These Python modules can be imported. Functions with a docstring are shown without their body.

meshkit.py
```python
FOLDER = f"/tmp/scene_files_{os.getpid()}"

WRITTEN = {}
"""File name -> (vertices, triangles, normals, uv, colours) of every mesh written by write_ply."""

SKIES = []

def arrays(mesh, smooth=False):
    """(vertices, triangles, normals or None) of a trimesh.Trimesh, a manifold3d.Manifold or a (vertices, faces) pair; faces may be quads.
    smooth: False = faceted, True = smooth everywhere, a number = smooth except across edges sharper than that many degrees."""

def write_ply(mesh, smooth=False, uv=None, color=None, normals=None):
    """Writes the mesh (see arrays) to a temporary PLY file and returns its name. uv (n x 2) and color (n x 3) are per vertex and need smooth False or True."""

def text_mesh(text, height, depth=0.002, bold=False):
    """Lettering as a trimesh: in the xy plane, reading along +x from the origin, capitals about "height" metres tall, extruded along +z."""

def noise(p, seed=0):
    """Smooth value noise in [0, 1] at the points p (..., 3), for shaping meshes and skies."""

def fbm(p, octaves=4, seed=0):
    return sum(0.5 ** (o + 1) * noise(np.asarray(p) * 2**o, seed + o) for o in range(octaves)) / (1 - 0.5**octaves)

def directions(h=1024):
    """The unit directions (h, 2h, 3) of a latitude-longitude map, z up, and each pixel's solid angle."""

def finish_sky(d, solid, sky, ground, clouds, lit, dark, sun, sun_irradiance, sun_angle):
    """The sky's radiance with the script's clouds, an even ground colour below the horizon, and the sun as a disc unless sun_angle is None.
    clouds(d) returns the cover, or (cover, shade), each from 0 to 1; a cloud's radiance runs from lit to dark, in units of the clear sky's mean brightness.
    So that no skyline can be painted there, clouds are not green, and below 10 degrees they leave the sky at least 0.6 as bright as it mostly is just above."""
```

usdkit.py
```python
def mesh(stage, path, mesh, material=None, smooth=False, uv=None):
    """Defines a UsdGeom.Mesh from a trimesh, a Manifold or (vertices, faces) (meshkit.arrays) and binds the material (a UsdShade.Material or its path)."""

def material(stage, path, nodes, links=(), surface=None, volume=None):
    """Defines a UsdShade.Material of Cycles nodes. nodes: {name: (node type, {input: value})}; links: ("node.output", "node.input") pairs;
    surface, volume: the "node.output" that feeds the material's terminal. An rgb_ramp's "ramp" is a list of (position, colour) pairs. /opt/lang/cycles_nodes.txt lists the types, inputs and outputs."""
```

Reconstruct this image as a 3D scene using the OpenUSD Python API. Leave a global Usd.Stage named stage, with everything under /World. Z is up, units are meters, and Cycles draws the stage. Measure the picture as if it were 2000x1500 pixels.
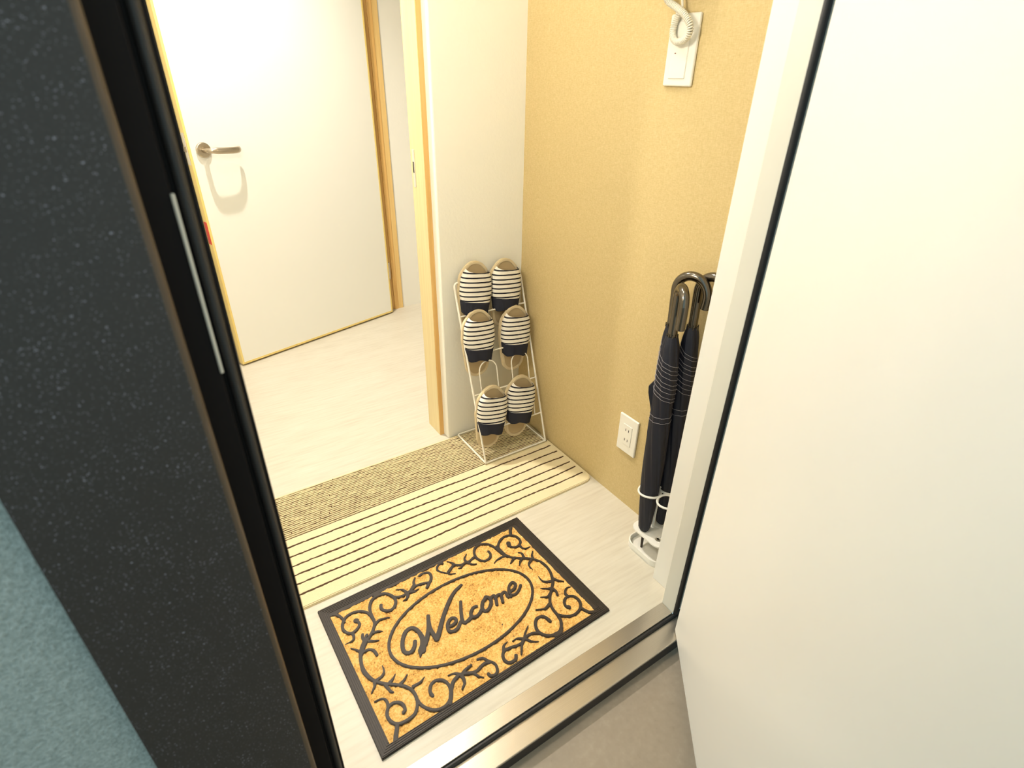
import math, random
import numpy as np, trimesh, shapely, manifold3d
from shapely.geometry import Polygon, LineString, Point, box as sbox
from shapely.ops import unary_union
from pxr import Usd, UsdGeom, UsdLux, UsdShade, Gf, Sdf
import usdkit, meshkit

random.seed(7); rng = np.random.default_rng(7)
stage = Usd.Stage.CreateInMemory()
UsdGeom.SetStageUpAxis(stage, UsdGeom.Tokens.z)
UsdGeom.SetStageMetersPerUnit(stage, 1.0)
world = UsdGeom.Xform.Define(stage, '/World')
stage.SetDefaultPrim(world.GetPrim())

# ------------------------------------------------------------------ camera, sky, lamps, fill light, exposure
CAM_H = 1.14
RIGHT, DOWN, FWD = [[0.835499, -0.549238, 0.016723], [-0.257941, -0.418887, -0.870632], [0.485189, 0.723098, -0.49165]]
FPX = 1055.09
cam = UsdGeom.Camera.Define(stage, '/World/camera')
m = Gf.Matrix4d(1)
m.SetRow(0, Gf.Vec4d(*RIGHT, 0)); m.SetRow(1, Gf.Vec4d(*[-x for x in DOWN], 0)); m.SetRow(2, Gf.Vec4d(*[-x for x in FWD], 0)); m.SetRow(3, Gf.Vec4d(0, 0, CAM_H, 1))
cam.AddTransformOp().Set(m)
cam.CreateHorizontalApertureAttr(17.3); cam.CreateVerticalApertureAttr(17.3 * 0.75)
cam.CreateFocalLengthAttr(17.3 * FPX / 2000)
cam.CreateClippingRangeAttr(Gf.Vec2f(0.02, 50))
cam.CreateFStopAttr(2.6); cam.CreateFocusDistanceAttr(1.75)
cam.CreateExposureAttr(0.27)

dome = UsdLux.DomeLight.Define(stage, '/World/evening_sky')       # dim bluish corridor / evening air outside the door
dome.CreateColorAttr(Gf.Vec3f(0.68, 0.93, 0.97)); dome.CreateIntensityAttr(0.225)

def lamp(name, pos, radius, power, color):
    l = UsdLux.SphereLight.Define(stage, '/World/' + name)
    l.AddTranslateOp().Set(Gf.Vec3d(*pos)); l.CreateRadiusAttr(radius)
    l.CreateIntensityAttr(power); l.CreateColorAttr(Gf.Vec3f(*color))
    return l
WARM = (1.0, 0.95, 0.87)
hl = lamp('hall_lamp', (0.376, 2.0, 2.36), 0.022, 7000.0, WARM)     # recessed downlight in the hall, close in front of the inner door
sh = UsdLux.ShapingAPI.Apply(hl.GetPrim()); sh.CreateShapingConeAngleAttr(53.0); sh.CreateShapingConeSoftnessAttr(0.85)
lamp('entry_lamp', (0.28, 1.15, 2.34), 0.05, 74.0, WARM)           # ceiling lamp of the entry
lamp('added_fill', (-0.08, 0.80, 1.50), 0.06, 88.0, WARM)          # added unseen fill light standing in for bounce, hidden behind the dark frame

# ------------------------------------------------------------------ helpers
used = {}
def numbered(path):
    used[path] = used.get(path, -1) + 1
    return path if used[path] == 0 else f'{path}_{used[path]:03d}'
def put(prim, label=None, cat=None, group=None, kind=None):
    for k, v in (('label', label), ('category', cat), ('group', group), ('kind', kind)):
        if v: prim.SetCustomDataByKey(k, v)
    return prim
def thing(name, label, cat, loc=(0, 0, 0), group=None, kind=None):
    x = UsdGeom.Xform.Define(stage, numbered('/World/' + name)); x.AddTranslateOp().Set(Gf.Vec3d(*map(float, loc)))
    p = x.GetPrim(); put(p, label, cat, group, kind); LOC[str(p.GetPath())] = np.array(loc, float)
    return p
LOC = {}
def V(mesh):
    if hasattr(mesh, 'to_mesh'):
        q = mesh.to_mesh(); return trimesh.Trimesh(np.array(q.vert_properties[:, :3]), np.array(q.tri_verts), process=False)
    return mesh
def obj(name, mesh, mat, parent=None, smooth=30, uv=None, label=None, cat=None, group=None, kind=None):
    """One Mesh prim; mesh in world coordinates (moved into its thing's frame)."""
    mesh = V(mesh)
    base = '/World' if parent is None else str(parent.GetPath())
    top = '/'.join(base.split('/')[:3])
    v = np.array(mesh.vertices) - LOC.get(top, 0)
    g = usdkit.mesh(stage, numbered(base + '/' + name), (v, np.array(mesh.faces)), mat, smooth, uv)
    return put(g.GetPrim(), label, cat, group, kind)
def struct(name, mesh, mat, label, cat, **k):
    return obj(name, mesh, mat, None, label=label, cat=cat, kind='structure', **k)
def bx(x0, x1, y0, y1, z0, z1, r=0.0):
    if r > 0:
        b = manifold3d.Manifold.batch_hull([manifold3d.Manifold.sphere(r, 12).translate((x, y, z)) for x in (x0 + r, x1 - r) for y in (y0 + r, y1 - r) for z in (z0 + r, z1 - r)])
        return V(b)
    t = trimesh.creation.box((x1 - x0, y1 - y0, z1 - z0)); t.apply_translation(((x0 + x1) / 2, (y0 + y1) / 2, (z0 + z1) / 2)); return t
def cat_(*ms): return trimesh.util.concatenate([V(q) for q in ms])
def spline(pts, n=8, closed=False):
    """Catmull-Rom through the points."""
    p = np.asarray(pts, float)
    if len(p) < 3 and not closed: return p
    q = np.vstack([p[-1:], p, p[:2]]) if closed else np.vstack([2 * p[0] - p[1], p, 2 * p[-1] - p[-2]])
    out = []
    t = np.linspace(0, 1, n, endpoint=False)[:, None]
    for i in range(1, len(q) - 2):
        a, b, c, d = q[i - 1:i + 3]
        out.append(0.5 * (2 * b + (c - a) * t + (2 * a - 5 * b + 4 * c - d) * t**2 + (3 * b - a - 3 * c + d) * t**3))
    if not closed: out.append(p[-1:])
    return np.vstack(out)
def tube(pts, r, sides=8, closed=False, caps=True):
    p = np.asarray(pts, float); n = len(p)
    r = np.broadcast_to(np.asarray(r, float), (n,))
    t = (np.roll(p, -1, 0) - np.roll(p, 1, 0)) if closed else np.gradient(p, axis=0)
    t /= np.linalg.norm(t, axis=1, keepdims=True) + 1e-12
    a = np.zeros_like(p); ref = np.array([0, 0, 1.0]) if abs(t[0, 2]) < 0.9 else np.array([1.0, 0, 0])
    a[0] = np.cross(t[0], ref); a[0] /= np.linalg.norm(a[0])
    for i in range(1, n):
        v = a[i - 1] - t[i] * (a[i - 1] @ t[i]); a[i] = v / (np.linalg.norm(v) + 1e-12)
    b = np.cross(t, a); ang = np.arange(sides) * 2 * np.pi / sides
    v = p[:, None] + r[:, None, None] * (np.cos(ang)[None, :, None] * a[:, None] + np.sin(ang)[None, :, None] * b[:, None])
    m_ = n if closed else n - 1
    i, j = np.meshgrid(np.arange(m_), np.arange(sides), indexing='ij'); i2 = (i + 1) % n; j2 = (j + 1) % sides
    q = np.stack([i * sides + j, i * sides + j2, i2 * sides + j2, i2 * sides + j], -1).reshape(-1, 4)
    f = np.vstack([q[:, [0, 1, 2]], q[:, [0, 2, 3]]]); v = v.reshape(-1, 3)
    if caps and not closed:
        k = len(v); v = np.vstack([v, p[:1], p[-1:]]); e = (n - 1) * sides; s = np.arange(sides); s2 = (s + 1) % sides
        f = np.vstack([f, np.stack([np.full(sides, k), s2, s], 1), np.stack([np.full(sides, k + 1), e + s, e + s2], 1)])
    return trimesh.Trimesh(v, f[:, ::-1] if False else f, process=False)
def arc_corner(pts, r, n=6):
    """Polyline with rounded corners."""
    p = [np.asarray(q, float) for q in pts]; out = [p[0]]
    for a, b, c in zip(p, p[1:], p[2:]):
        u = (a - b) / np.linalg.norm(a - b); w = (c - b) / np.linalg.norm(c - b)
        for t in np.linspace(0, 1, n): out.append(b + u * r * (1 - t)**2 + w * r * t**2)
    out.append(p[-1]); return np.array(out)
def rect_wire(x0, x1, y0, y1, z, r, n=6):
    c = [(x0 + r, y0 + r, 180), (x1 - r, y0 + r, 270), (x1 - r, y1 - r, 0), (x0 + r, y1 - r, 90)]
    return np.array([(x + r * math.cos(math.radians(a + t)), y + r * math.sin(math.radians(a + t)), z) for x, y, a in c for t in np.linspace(0, 90, n)])
def extr(poly, z0, z1):
    gs = getattr(poly, 'geoms', [poly]); out = []
    for g in gs:
        if g.area < 1e-9: continue
        t = trimesh.creation.extrude_polygon(g, z1 - z0, engine='earcut'); t.apply_translation((0, 0, z0)); out.append(t)
    return trimesh.util.concatenate(out)
def lathe(profile, axis0, axis1, n=32, lobes=None):
    """Profile [(radius, t 0..1 along the axis)]."""
    a, b = np.asarray(axis0, float), np.asarray(axis1, float); d = b - a; L = np.linalg.norm(d); d = d / L
    u = np.cross(d, [0, 1, 0.01]); u /= np.linalg.norm(u); w = np.cross(d, u); th = np.arange(n) * 2 * np.pi / n
    rows = []
    for r, t in profile:
        rr = r * (np.ones(n) if lobes is None else lobes(th, t))
        rows.append(a + d * L * t + rr[:, None] * (np.cos(th)[:, None] * u + np.sin(th)[:, None] * w))
    v = np.vstack(rows); k = len(profile)
    i, j = np.meshgrid(np.arange(k - 1), np.arange(n), indexing='ij'); j2 = (j + 1) % n
    q = np.stack([i * n + j, i * n + j2, (i + 1) * n + j2, (i + 1) * n + j], -1).reshape(-1, 4)
    f = np.vstack([q[:, [0, 1, 2]], q[:, [0, 2, 3]]])
    v = np.vstack([v, rows[0].mean(0), rows[-1].mean(0)]); s = np.arange(n); s2 = (s + 1) % n; e = (k - 1) * n
    f = np.vstack([f, np.stack([np.full(n, k * n), s2, s], 1), np.stack([np.full(n, k * n + 1), e + s, e + s2], 1)])
    t_ = trimesh.Trimesh(v, f, process=False)
    if t_.volume < 0: t_.invert()
    return t_

# ------------------------------------------------------------------ materials
LOOKS = '/World/Looks/'
def plain(name, color, rough=0.5, metal=0.0, bump=0.0, scale=60.0, spec=0.5, var=0.0, stretch=(1, 1, 1), detail=3.0, **kw):
    """Principled with optional noise: var mixes the colour, bump gives relief."""
    nodes = {'p': ('principled_bsdf', dict(base_color=color, roughness=rough, metallic=metal, specular_ior_level=spec, **kw))}; links = []
    if bump or var:
        nodes['tc'] = ('geometry', {}); nodes['mp'] = ('mapping', dict(scale=stretch)); nodes['n'] = ('noise_texture', dict(scale=scale, detail=detail))
        links += [('tc.position', 'mp.vector'), ('mp.vector', 'n.vector')]
    if bump:
        nodes['b'] = ('bump', dict(strength=min(1.0, bump), distance=0.002 * max(1.0, bump))); links += [('n.fac', 'b.height'), ('b.normal', 'p.normal')]
    if var:
        lo = [c * (1 - var) for c in color]; hi = [min(1, c * (1 + var)) for c in color]
        nodes['r'] = ('rgb_ramp', dict(ramp=[(0.3, lo), (0.7, hi)])); links += [('n.fac', 'r.fac'), ('r.color', 'p.base_color')]
    return usdkit.material(stage, LOOKS + name, nodes, links, surface='p.BSDF')

M = {}
M['white_wall'] = plain('white_wall', (0.88, 0.85, 0.74), 0.75, bump=0.25, scale=110, detail=4)
M['hall_wall'] = plain('hall_wall', (0.82, 0.795, 0.71), 0.75, bump=0.15, scale=110)
M['ceiling'] = plain('ceiling_paint', (0.82, 0.80, 0.74), 0.8)
M['frame_white'] = plain('frame_white', (0.84, 0.81, 0.74), 0.35)
M['frame_darker'] = plain('frame_darker', (0.72, 0.69, 0.60), 0.35)  # inner frame colour in a slightly darker tone, for the right stop
M['leaf_inner'] = plain('leaf_inner', (0.87, 0.85, 0.80), 0.4)
M['leaf_white'] = plain('inner_door_white', (0.84, 0.815, 0.73), 0.28)
M['rubber_black'] = plain('rubber_black', (0.018, 0.016, 0.015), 0.5)
M['frame_black'] = plain('frame_black', (0.012, 0.0095, 0.009), 0.6, spec=0.12)
M['steel'] = usdkit.material(stage, LOOKS + 'threshold_steel', {
    'g': ('geometry', {}), 'mp': ('mapping', dict(scale=(3, 900, 1))), 'n': ('noise_texture', dict(scale=1.0, detail=2.0)),
    'r': ('rgb_ramp', dict(ramp=[(0.2, (0.47, 0.425, 0.35)), (0.8, (0.53, 0.48, 0.40))])),
    'p': ('principled_bsdf', dict(metallic=0.85, roughness=0.30))},
    [('g.position', 'mp.vector'), ('mp.vector', 'n.vector'), ('n.fac', 'r.fac'), ('r.color', 'p.base_color')], surface='p.BSDF')
M['strike_metal'] = plain('strike_metal', (0.70, 0.64, 0.54), 0.5, metal=0.1)
M['satin_nickel'] = plain('satin_nickel', (0.52, 0.45, 0.35), 0.28, metal=1.0)
M['gunmetal'] = plain('gunmetal', (0.165, 0.148, 0.125), 0.18, metal=1.0)
M['dark_metal'] = plain('dark_metal', (0.06, 0.05, 0.045), 0.3, metal=0.7)
M['plastic_white'] = plain('plastic_white', (0.84, 0.80, 0.70), 0.35)
M['cord_white'] = plain('cord_white', (0.84, 0.79, 0.66), 0.4)
M['hole_dark'] = plain('hole_dark', (0.05, 0.04, 0.03), 0.6)
M['lamp_red'] = plain('indicator_red', (0.16, 0.03, 0.02), 0.4)
M['tag_red'] = plain('tag_red', (0.62, 0.035, 0.02), 0.5)
M['wire_white'] = plain('wire_white', (0.86, 0.80, 0.68), 0.35)
M['stand_white'] = plain('stand_white', (0.84, 0.81, 0.73), 0.35)
M['sole'] = plain('sole_beige', (0.68, 0.55, 0.34), 0.6)
M['insole'] = plain('insole_tan', (0.50, 0.37, 0.20), 0.7, bump=0.2, scale=500)
M['navy_cloth'] = plain('navy_cloth', (0.012, 0.013, 0.024), 0.85, bump=0.2, scale=900)
M['umbrella_cloth'] = plain('umbrella_cloth', (0.007, 0.008, 0.018), 0.6, bump=0.15, scale=700)
M['grey_thread'] = plain('grey_thread', (0.36, 0.33, 0.34), 0.7)
M['rug_cream'] = plain('rug_cream', (0.76, 0.645, 0.40), 0.9, bump=0.5, scale=700, var=0.06)
M['rug_rib'] = plain('rug_rib', (0.74, 0.61, 0.36), 0.9, bump=0.5, scale=600, var=0.22)
M['rug_brown'] = plain('rug_brown', (0.085, 0.043, 0.016), 0.9, bump=0.4, scale=700, var=0.3)
M['mat_rubber'] = plain('mat_rubber', (0.036, 0.026, 0.019), 0.5, var=0.12, scale=150, spec=0.35)
M['riser'] = plain('riser_dark', (0.03, 0.025, 0.022), 0.5)

def two_noise(name, ramp, s1, stretch1, s2, stretch2, mixf, rough, bump=0.1, dist=0.001):
    return usdkit.material(stage, LOOKS + name, {
        'g': ('geometry', {}), 'm1': ('mapping', dict(scale=stretch1)), 'm2': ('mapping', dict(scale=stretch2)),
        'n1': ('noise_texture', dict(scale=s1, detail=3.0)), 'n2': ('noise_texture', dict(scale=s2, detail=3.0)),
        'mx': ('mix_float', dict(fac=mixf)), 'r': ('rgb_ramp', dict(ramp=ramp)), 'b': ('bump', dict(strength=bump, distance=dist)),
        'p': ('principled_bsdf', dict(roughness=rough))},
        [('g.position', 'm1.vector'), ('g.position', 'm2.vector'), ('m1.vector', 'n1.vector'), ('m2.vector', 'n2.vector'), ('n1.fac', 'mx.a'), ('n2.fac', 'mx.b'),
         ('mx.result', 'r.fac'), ('r.color', 'p.base_color'), ('mx.result', 'b.height'), ('b.normal', 'p.normal')], surface='p.BSDF')
M['linen'] = two_noise('linen_paper', [(0.25, (0.505, 0.372, 0.155)), (0.5, (0.60, 0.455, 0.212)), (0.75, (0.69, 0.545, 0.285))], 1.0, (90, 110, 700), 1.0, (90, 700, 110), 0.5, 0.75, 0.2, 0.0006)
M['vinyl'] = two_noise('vinyl_floor', [(0.3, (0.56, 0.50, 0.395)), (0.5, (0.62, 0.565, 0.455)), (0.72, (0.66, 0.61, 0.505))], 1.0, (10, 110, 1), 1.0, (3, 14, 1), 0.35, 0.42, 0.06, 0.0008)
M['concrete'] = two_noise('corridor_floor', [(0.28, (0.22, 0.175, 0.125)), (0.36, (0.285, 0.23, 0.168)), (0.55, (0.31, 0.252, 0.186)), (0.7, (0.345, 0.285, 0.21))], 1.0, (11, 11, 11), 1.0, (90, 90, 90), 0.55, 0.5, 0.25, 0.0008)
M['wood_pale'] = two_noise('wood_pale', [(0.3, (0.74, 0.58, 0.28)), (0.7, (0.83, 0.70, 0.39))], 1.0, (160, 160, 4), 1.0, (40, 40, 2), 0.4, 0.45, 0.05)
M['wood_orange'] = two_noise('wood_orange', [(0.3, (0.64, 0.36, 0.10)), (0.7, (0.76, 0.48, 0.17))], 1.0, (160, 160, 4), 1.0, (40, 40, 2), 0.4, 0.45, 0.05)
M['wood_honey'] = two_noise('wood_honey', [(0.3, (0.70, 0.45, 0.15)), (0.7, (0.80, 0.56, 0.23))], 1.0, (160, 160, 4), 1.0, (40, 40, 2), 0.4, 0.45, 0.05)
M['wood_edge'] = two_noise('wood_edge', [(0.3, (0.78, 0.56, 0.16)), (0.7, (0.84, 0.66, 0.24))], 1.0, (160, 160, 4), 1.0, (40, 40, 2), 0.4, 0.4, 0.05)
M['stucco'] = usdkit.material(stage, LOOKS + 'stucco_wall', {
    'g': ('geometry', {}), 'n': ('noise_texture', dict(scale=330.0, detail=4.0, roughness=0.6)), 'b': ('bump', dict(strength=1.0, distance=0.006)),
    'r': ('rgb_ramp', dict(ramp=[(0.32, (0.36, 0.41, 0.385)), (0.5, (0.50, 0.555, 0.525)), (0.68, (0.66, 0.71, 0.68))])), 'p': ('principled_bsdf', dict(roughness=0.85))},
    [('g.position', 'n.vector'), ('n.fac', 'b.height'), ('b.normal', 'p.normal'), ('n.fac', 'r.fac'), ('r.color', 'p.base_color')], surface='p.BSDF')
M['speckle'] = usdkit.material(stage, LOOKS + 'speckled_steel', {
    'g': ('geometry', {}), 'n': ('noise_texture', dict(scale=420.0, detail=2.0, roughness=0.7)), 'n2': ('noise_texture', dict(scale=60.0, detail=2.0)),
    'mx': ('mix_float', dict(fac=0.12)),
    'r': ('rgb_ramp', dict(ramp=[(0.50, (0.034, 0.026, 0.022)), (0.61, (0.043, 0.035, 0.031)), (0.67, (0.22, 0.20, 0.23)), (0.73, (0.46, 0.44, 0.50))])),
    'b': ('bump', dict(strength=0.3, distance=0.001)), 'p': ('principled_bsdf', dict(roughness=0.5))},
    [('g.position', 'n.vector'), ('g.position', 'n2.vector'), ('n.fac', 'mx.a'), ('n2.fac', 'mx.b'), ('mx.result', 'r.fac'), ('r.color', 'p.base_color'), ('n.fac', 'b.height'), ('b.normal', 'p.normal')], surface='p.BSDF')
M['edge_warm_light'] = plain('frame_edge_warm_light', (0.085, 0.055, 0.032), 0.4)  # dark frame edge with the warm indoor light it catches put into its colour
M['coir'] = usdkit.material(stage, LOOKS + 'coir', {
    'g': ('geometry', {}), 'n': ('noise_texture', dict(scale=260.0, detail=3.0, roughness=0.6)), 'n2': ('noise_texture', dict(scale=28.0, detail=2.0)), 'mx': ('mix_float', dict(fac=0.3)),
    'b': ('bump', dict(strength=0.55, distance=0.003)),
    'r': ('rgb_ramp', dict(ramp=[(0.32, (0.24, 0.095, 0.018)), (0.41, (0.62, 0.32, 0.075)), (0.52, (0.80, 0.46, 0.13)), (0.66, (0.92, 0.62, 0.25))])), 'p': ('principled_bsdf', dict(roughness=0.9))},
    [('g.position', 'n.vector'), ('g.position', 'n2.vector'), ('n.fac', 'mx.a'), ('n2.fac', 'mx.b'), ('mx.result', 'r.fac'), ('r.color', 'p.base_color'), ('n.fac', 'b.height'), ('b.normal', 'p.normal')], surface='p.BSDF')
# striped slipper upper: thin navy lines every 1/7 of the cloth's length, printed flat
M['striped_cloth'] = usdkit.material(stage, LOOKS + 'striped_cloth', {
    'u': ('uvmap', dict(attribute='st')), 's': ('separate_xyz', {}), 'k': ('math', dict(math_type='multiply', value2=1.0)), 'f': ('math', dict(math_type='fraction')),
    'r': ('rgb_ramp', dict(ramp=[(0.0, (0.86, 0.80, 0.69)), (0.33, (0.86, 0.80, 0.69)), (0.36, (0.014, 0.013, 0.02)), (0.64, (0.014, 0.013, 0.02)), (0.67, (0.86, 0.80, 0.69)), (1.0, (0.86, 0.80, 0.69))])),
    'p': ('principled_bsdf', dict(roughness=0.85))},
    [('u.UV', 's.vector'), ('s.x', 'k.value1'), ('k.value', 'f.value1'), ('f.value', 'r.fac'), ('r.color', 'p.base_color')], surface='p.BSDF')

# ------------------------------------------------------------------ the setting
# x runs along the threshold, y into the flat, z up; the camera stands outside the door at (0, 0)
XR, YP = 1.008, 1.46                                               # papered wall, front of the white partition
struct('floor', bx(-0.25, 2.05, 0.545, 3.9, -0.04, 0.0), M['vinyl'], 'pale grey-beige vinyl floor with faint streaks inside the flat', 'floor')
struct('floor_outside', bx(-1.8, 2.4, -1.6, 0.46, -0.10, -0.05), M['concrete'], 'scuffed brown-grey corridor floor outside the threshold', 'floor')
struct('wall_right', bx(XR, XR + 0.08, 0.55, YP + 0.14, 0, 2.42), M['linen'], 'beige linen-textured papered wall behind the umbrellas', 'wall')
pt = thing('wall_partition', 'narrow white plaster wall behind the slipper rack', 'wall', (0.86, YP, 0), kind='structure')
obj('wall_face', bx(0.708, XR + 0.08, YP, YP + 0.045, 0, 2.42, 0.004), M['white_wall'], pt)
obj('wall_core', bx(0.722, XR + 0.08, YP + 0.045, YP + 0.14, 0, 2.42), M['hall_wall'], pt)
jp = thing('trim_1', 'pale wood jamb post at the end of the white partition', 'door jamb', (0.70, 1.54, 0), kind='structure')
obj('post', bx(0.692, 0.722, 1.499, 1.588, 0.0, 2.30, 0.0012), M['wood_pale'], jp)
obj('shaded_front_edge', bx(0.693, 0.709, 1.4965, 1.4995, 0.0, 2.30), M['wood_orange'], jp, label='front edge of the post, its shade painted orange-brown')  # less lit front of the post, its shade painted in orange wood
sk = obj('strike_plate', bx(0.6905, 0.6925, 1.560, 1.574, 0.855, 0.958, 0.0006), M['strike_metal'], jp, label='metal strike plate')
obj('strike_slot', bx(0.6899, 0.6912, 1.5645, 1.5715, 0.895, 0.925), M['hole_dark'], sk)
struct('wall_left', bx(-0.25, -0.15, 0.60, 3.9, 0, 2.42), M['hall_wall'], 'white hall wall hidden behind the dark door frame', 'wall')
wb = thing('wall_back', 'cream wall at the end of the hall around the inner door', 'wall', (0.5, 2.75, 0), kind='structure')
obj('wall_panel', bx(1.075, 2.05, 2.752, 2.85, 0, 2.42), M['hall_wall'], wb)
obj('wall_panel', bx(-0.15, 0.10, 2.752, 2.85, 0, 2.42), M['hall_wall'], wb)
obj('wall_lintel', bx(0.10, 1.075, 2.752, 2.85, 2.06, 2.42), M['hall_wall'], wb)
struct('wall_hall', bx(2.0, 2.05, 1.55, 3.9, 0, 2.42), M['hall_wall'], 'side wall of the hall out of sight behind the partition', 'wall')
struct('wall_room', bx(-0.25, 2.05, 3.85, 3.9, 0, 2.42), M['hall_wall'], 'wall of the room behind the inner door', 'wall')
struct('wall_corridor', bx(XR + 0.08, 2.0, 1.55, 1.6, 0, 2.42), M['hall_wall'], 'hall wall running on behind the papered wall', 'wall')
struct('ceiling', bx(-0.25, 2.05, 0.50, 3.9, 2.42, 2.47), M['ceiling'], 'white ceiling of the entry and hall', 'ceiling')
wo = thing('wall_outside', 'grey-green stucco wall at the far left outside the door frame', 'wall', (-0.6, 0.48, 0), kind='structure')
obj('wall_panel', bx(-1.8, -0.1435, 0.468, 0.56, -0.05, 2.47), M['stucco'], wo)
obj('wall_panel', bx(1.02, 2.4, 0.468, 0.56, -0.05, 2.47), M['stucco'], wo)
obj('wall_lintel', bx(-0.1435, 1.02, 0.468, 0.56, 2.16, 2.47), M['stucco'], wo)
wf = thing('wall_front', 'inner side of the entrance wall behind the steel frame', 'wall', (0.9, 0.58, 0), kind='structure')
obj('wall_panel', bx(-0.25, -0.0305, 0.56, 0.612, 0, 2.42), M['hall_wall'], wf)
obj('wall_panel', bx(0.901, XR, 0.56, 0.612, 0, 2.42), M['hall_wall'], wf)
obj('wall_lintel', bx(-0.0305, 0.901, 0.56, 0.612, 2.06, 2.42), M['hall_wall'], wf)

# ------------------------------------------------------------------ entrance door frame
ef = thing('trim_2', 'steel entrance frame, dark speckled outside and white inside', 'door frame', (0.42, 0.5, 0), kind='structure')
face = Polygon([(-0.1435, 0.457), (-0.0060, 0.457), (-0.0060, 0.502), (-0.1435, 0.502)])
obj('outer_face', extr(face, -0.05, 2.16), M['speckle'], ef, label='dark speckled outer face left of the opening')
edge = [(-0.0060, 0.457)] + [(-0.0060 + 0.0060 * math.sin(t), 0.4630 - 0.0060 * math.cos(t)) for t in np.linspace(0.1, math.pi / 2, 8)] + [(0.0, 0.499), (-0.0060, 0.499)]
obj('frame_edge', extr(Polygon(edge), -0.05, 2.06), M['edge_warm_light'], ef, smooth=60, label='rounded edge of the outer face, warm light painted in as brown')
obj('stop', extr(Polygon([(-0.0095, 0.500), (0.0190, 0.500), (0.0205, 0.5015), (0.0205, 0.507), (0.0365, 0.507), (0.0370, 0.5085), (0.0370, 0.545), (-0.0095, 0.545)]), -0.012, 2.06), M['frame_black'], ef, smooth=False, label='black door stop left of the opening')
bead = [(0.0285 + 0.0052 * math.cos(t), 0.5072 - 0.0075 * math.sin(t)) for t in np.linspace(0, math.pi, 10)]
obj('gasket', extr(Polygon(bead), 0.0, 2.02), M['rubber_black'], ef, smooth=50, label='black rubber gasket')
obj('strike_plate', bx(0.0190, 0.0222, 0.4975, 0.5015, 0.905, 1.060, 0.0012), M['strike_metal'], ef, label='narrow metal strike plate')
obj('inner_reveal', bx(-0.030, -0.002, 0.545, 0.614, 0, 2.06), M['frame_white'], ef)
obj('inner_reveal', bx(0.871, 0.900, 0.545, 0.614, 0, 2.06, 0.0015), M['frame_white'], ef, label='white inner frame face right of the opening')
obj('stop', bx(0.832, 0.900, 0.508, 0.545, 0, 2.06, 0.0015), M['frame_darker'], ef, label='slightly darker door stop right of the opening')
gk = [(0.832, 0.508)] + [(0.8385 + 0.0065 * math.cos(t), 0.508 - 0.0085 * math.sin(t)) for t in np.linspace(math.pi, 0, 10)]
obj('gasket', extr(Polygon(gk), 0.0, 2.02), M['rubber_black'], ef, smooth=50, label='black rubber gasket')
obj('outer_face', bx(0.874, 1.02, 0.457, 0.507, -0.05, 2.16), M['speckle'], ef)
obj('head', bx(-0.1435, 0.90, 0.508, 0.60, 2.0, 2.06), M['frame_white'], ef)
obj('head_outer', bx(-0.0095, 0.874, 0.457, 0.507, 2.0, 2.16), M['speckle'], ef)

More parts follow.
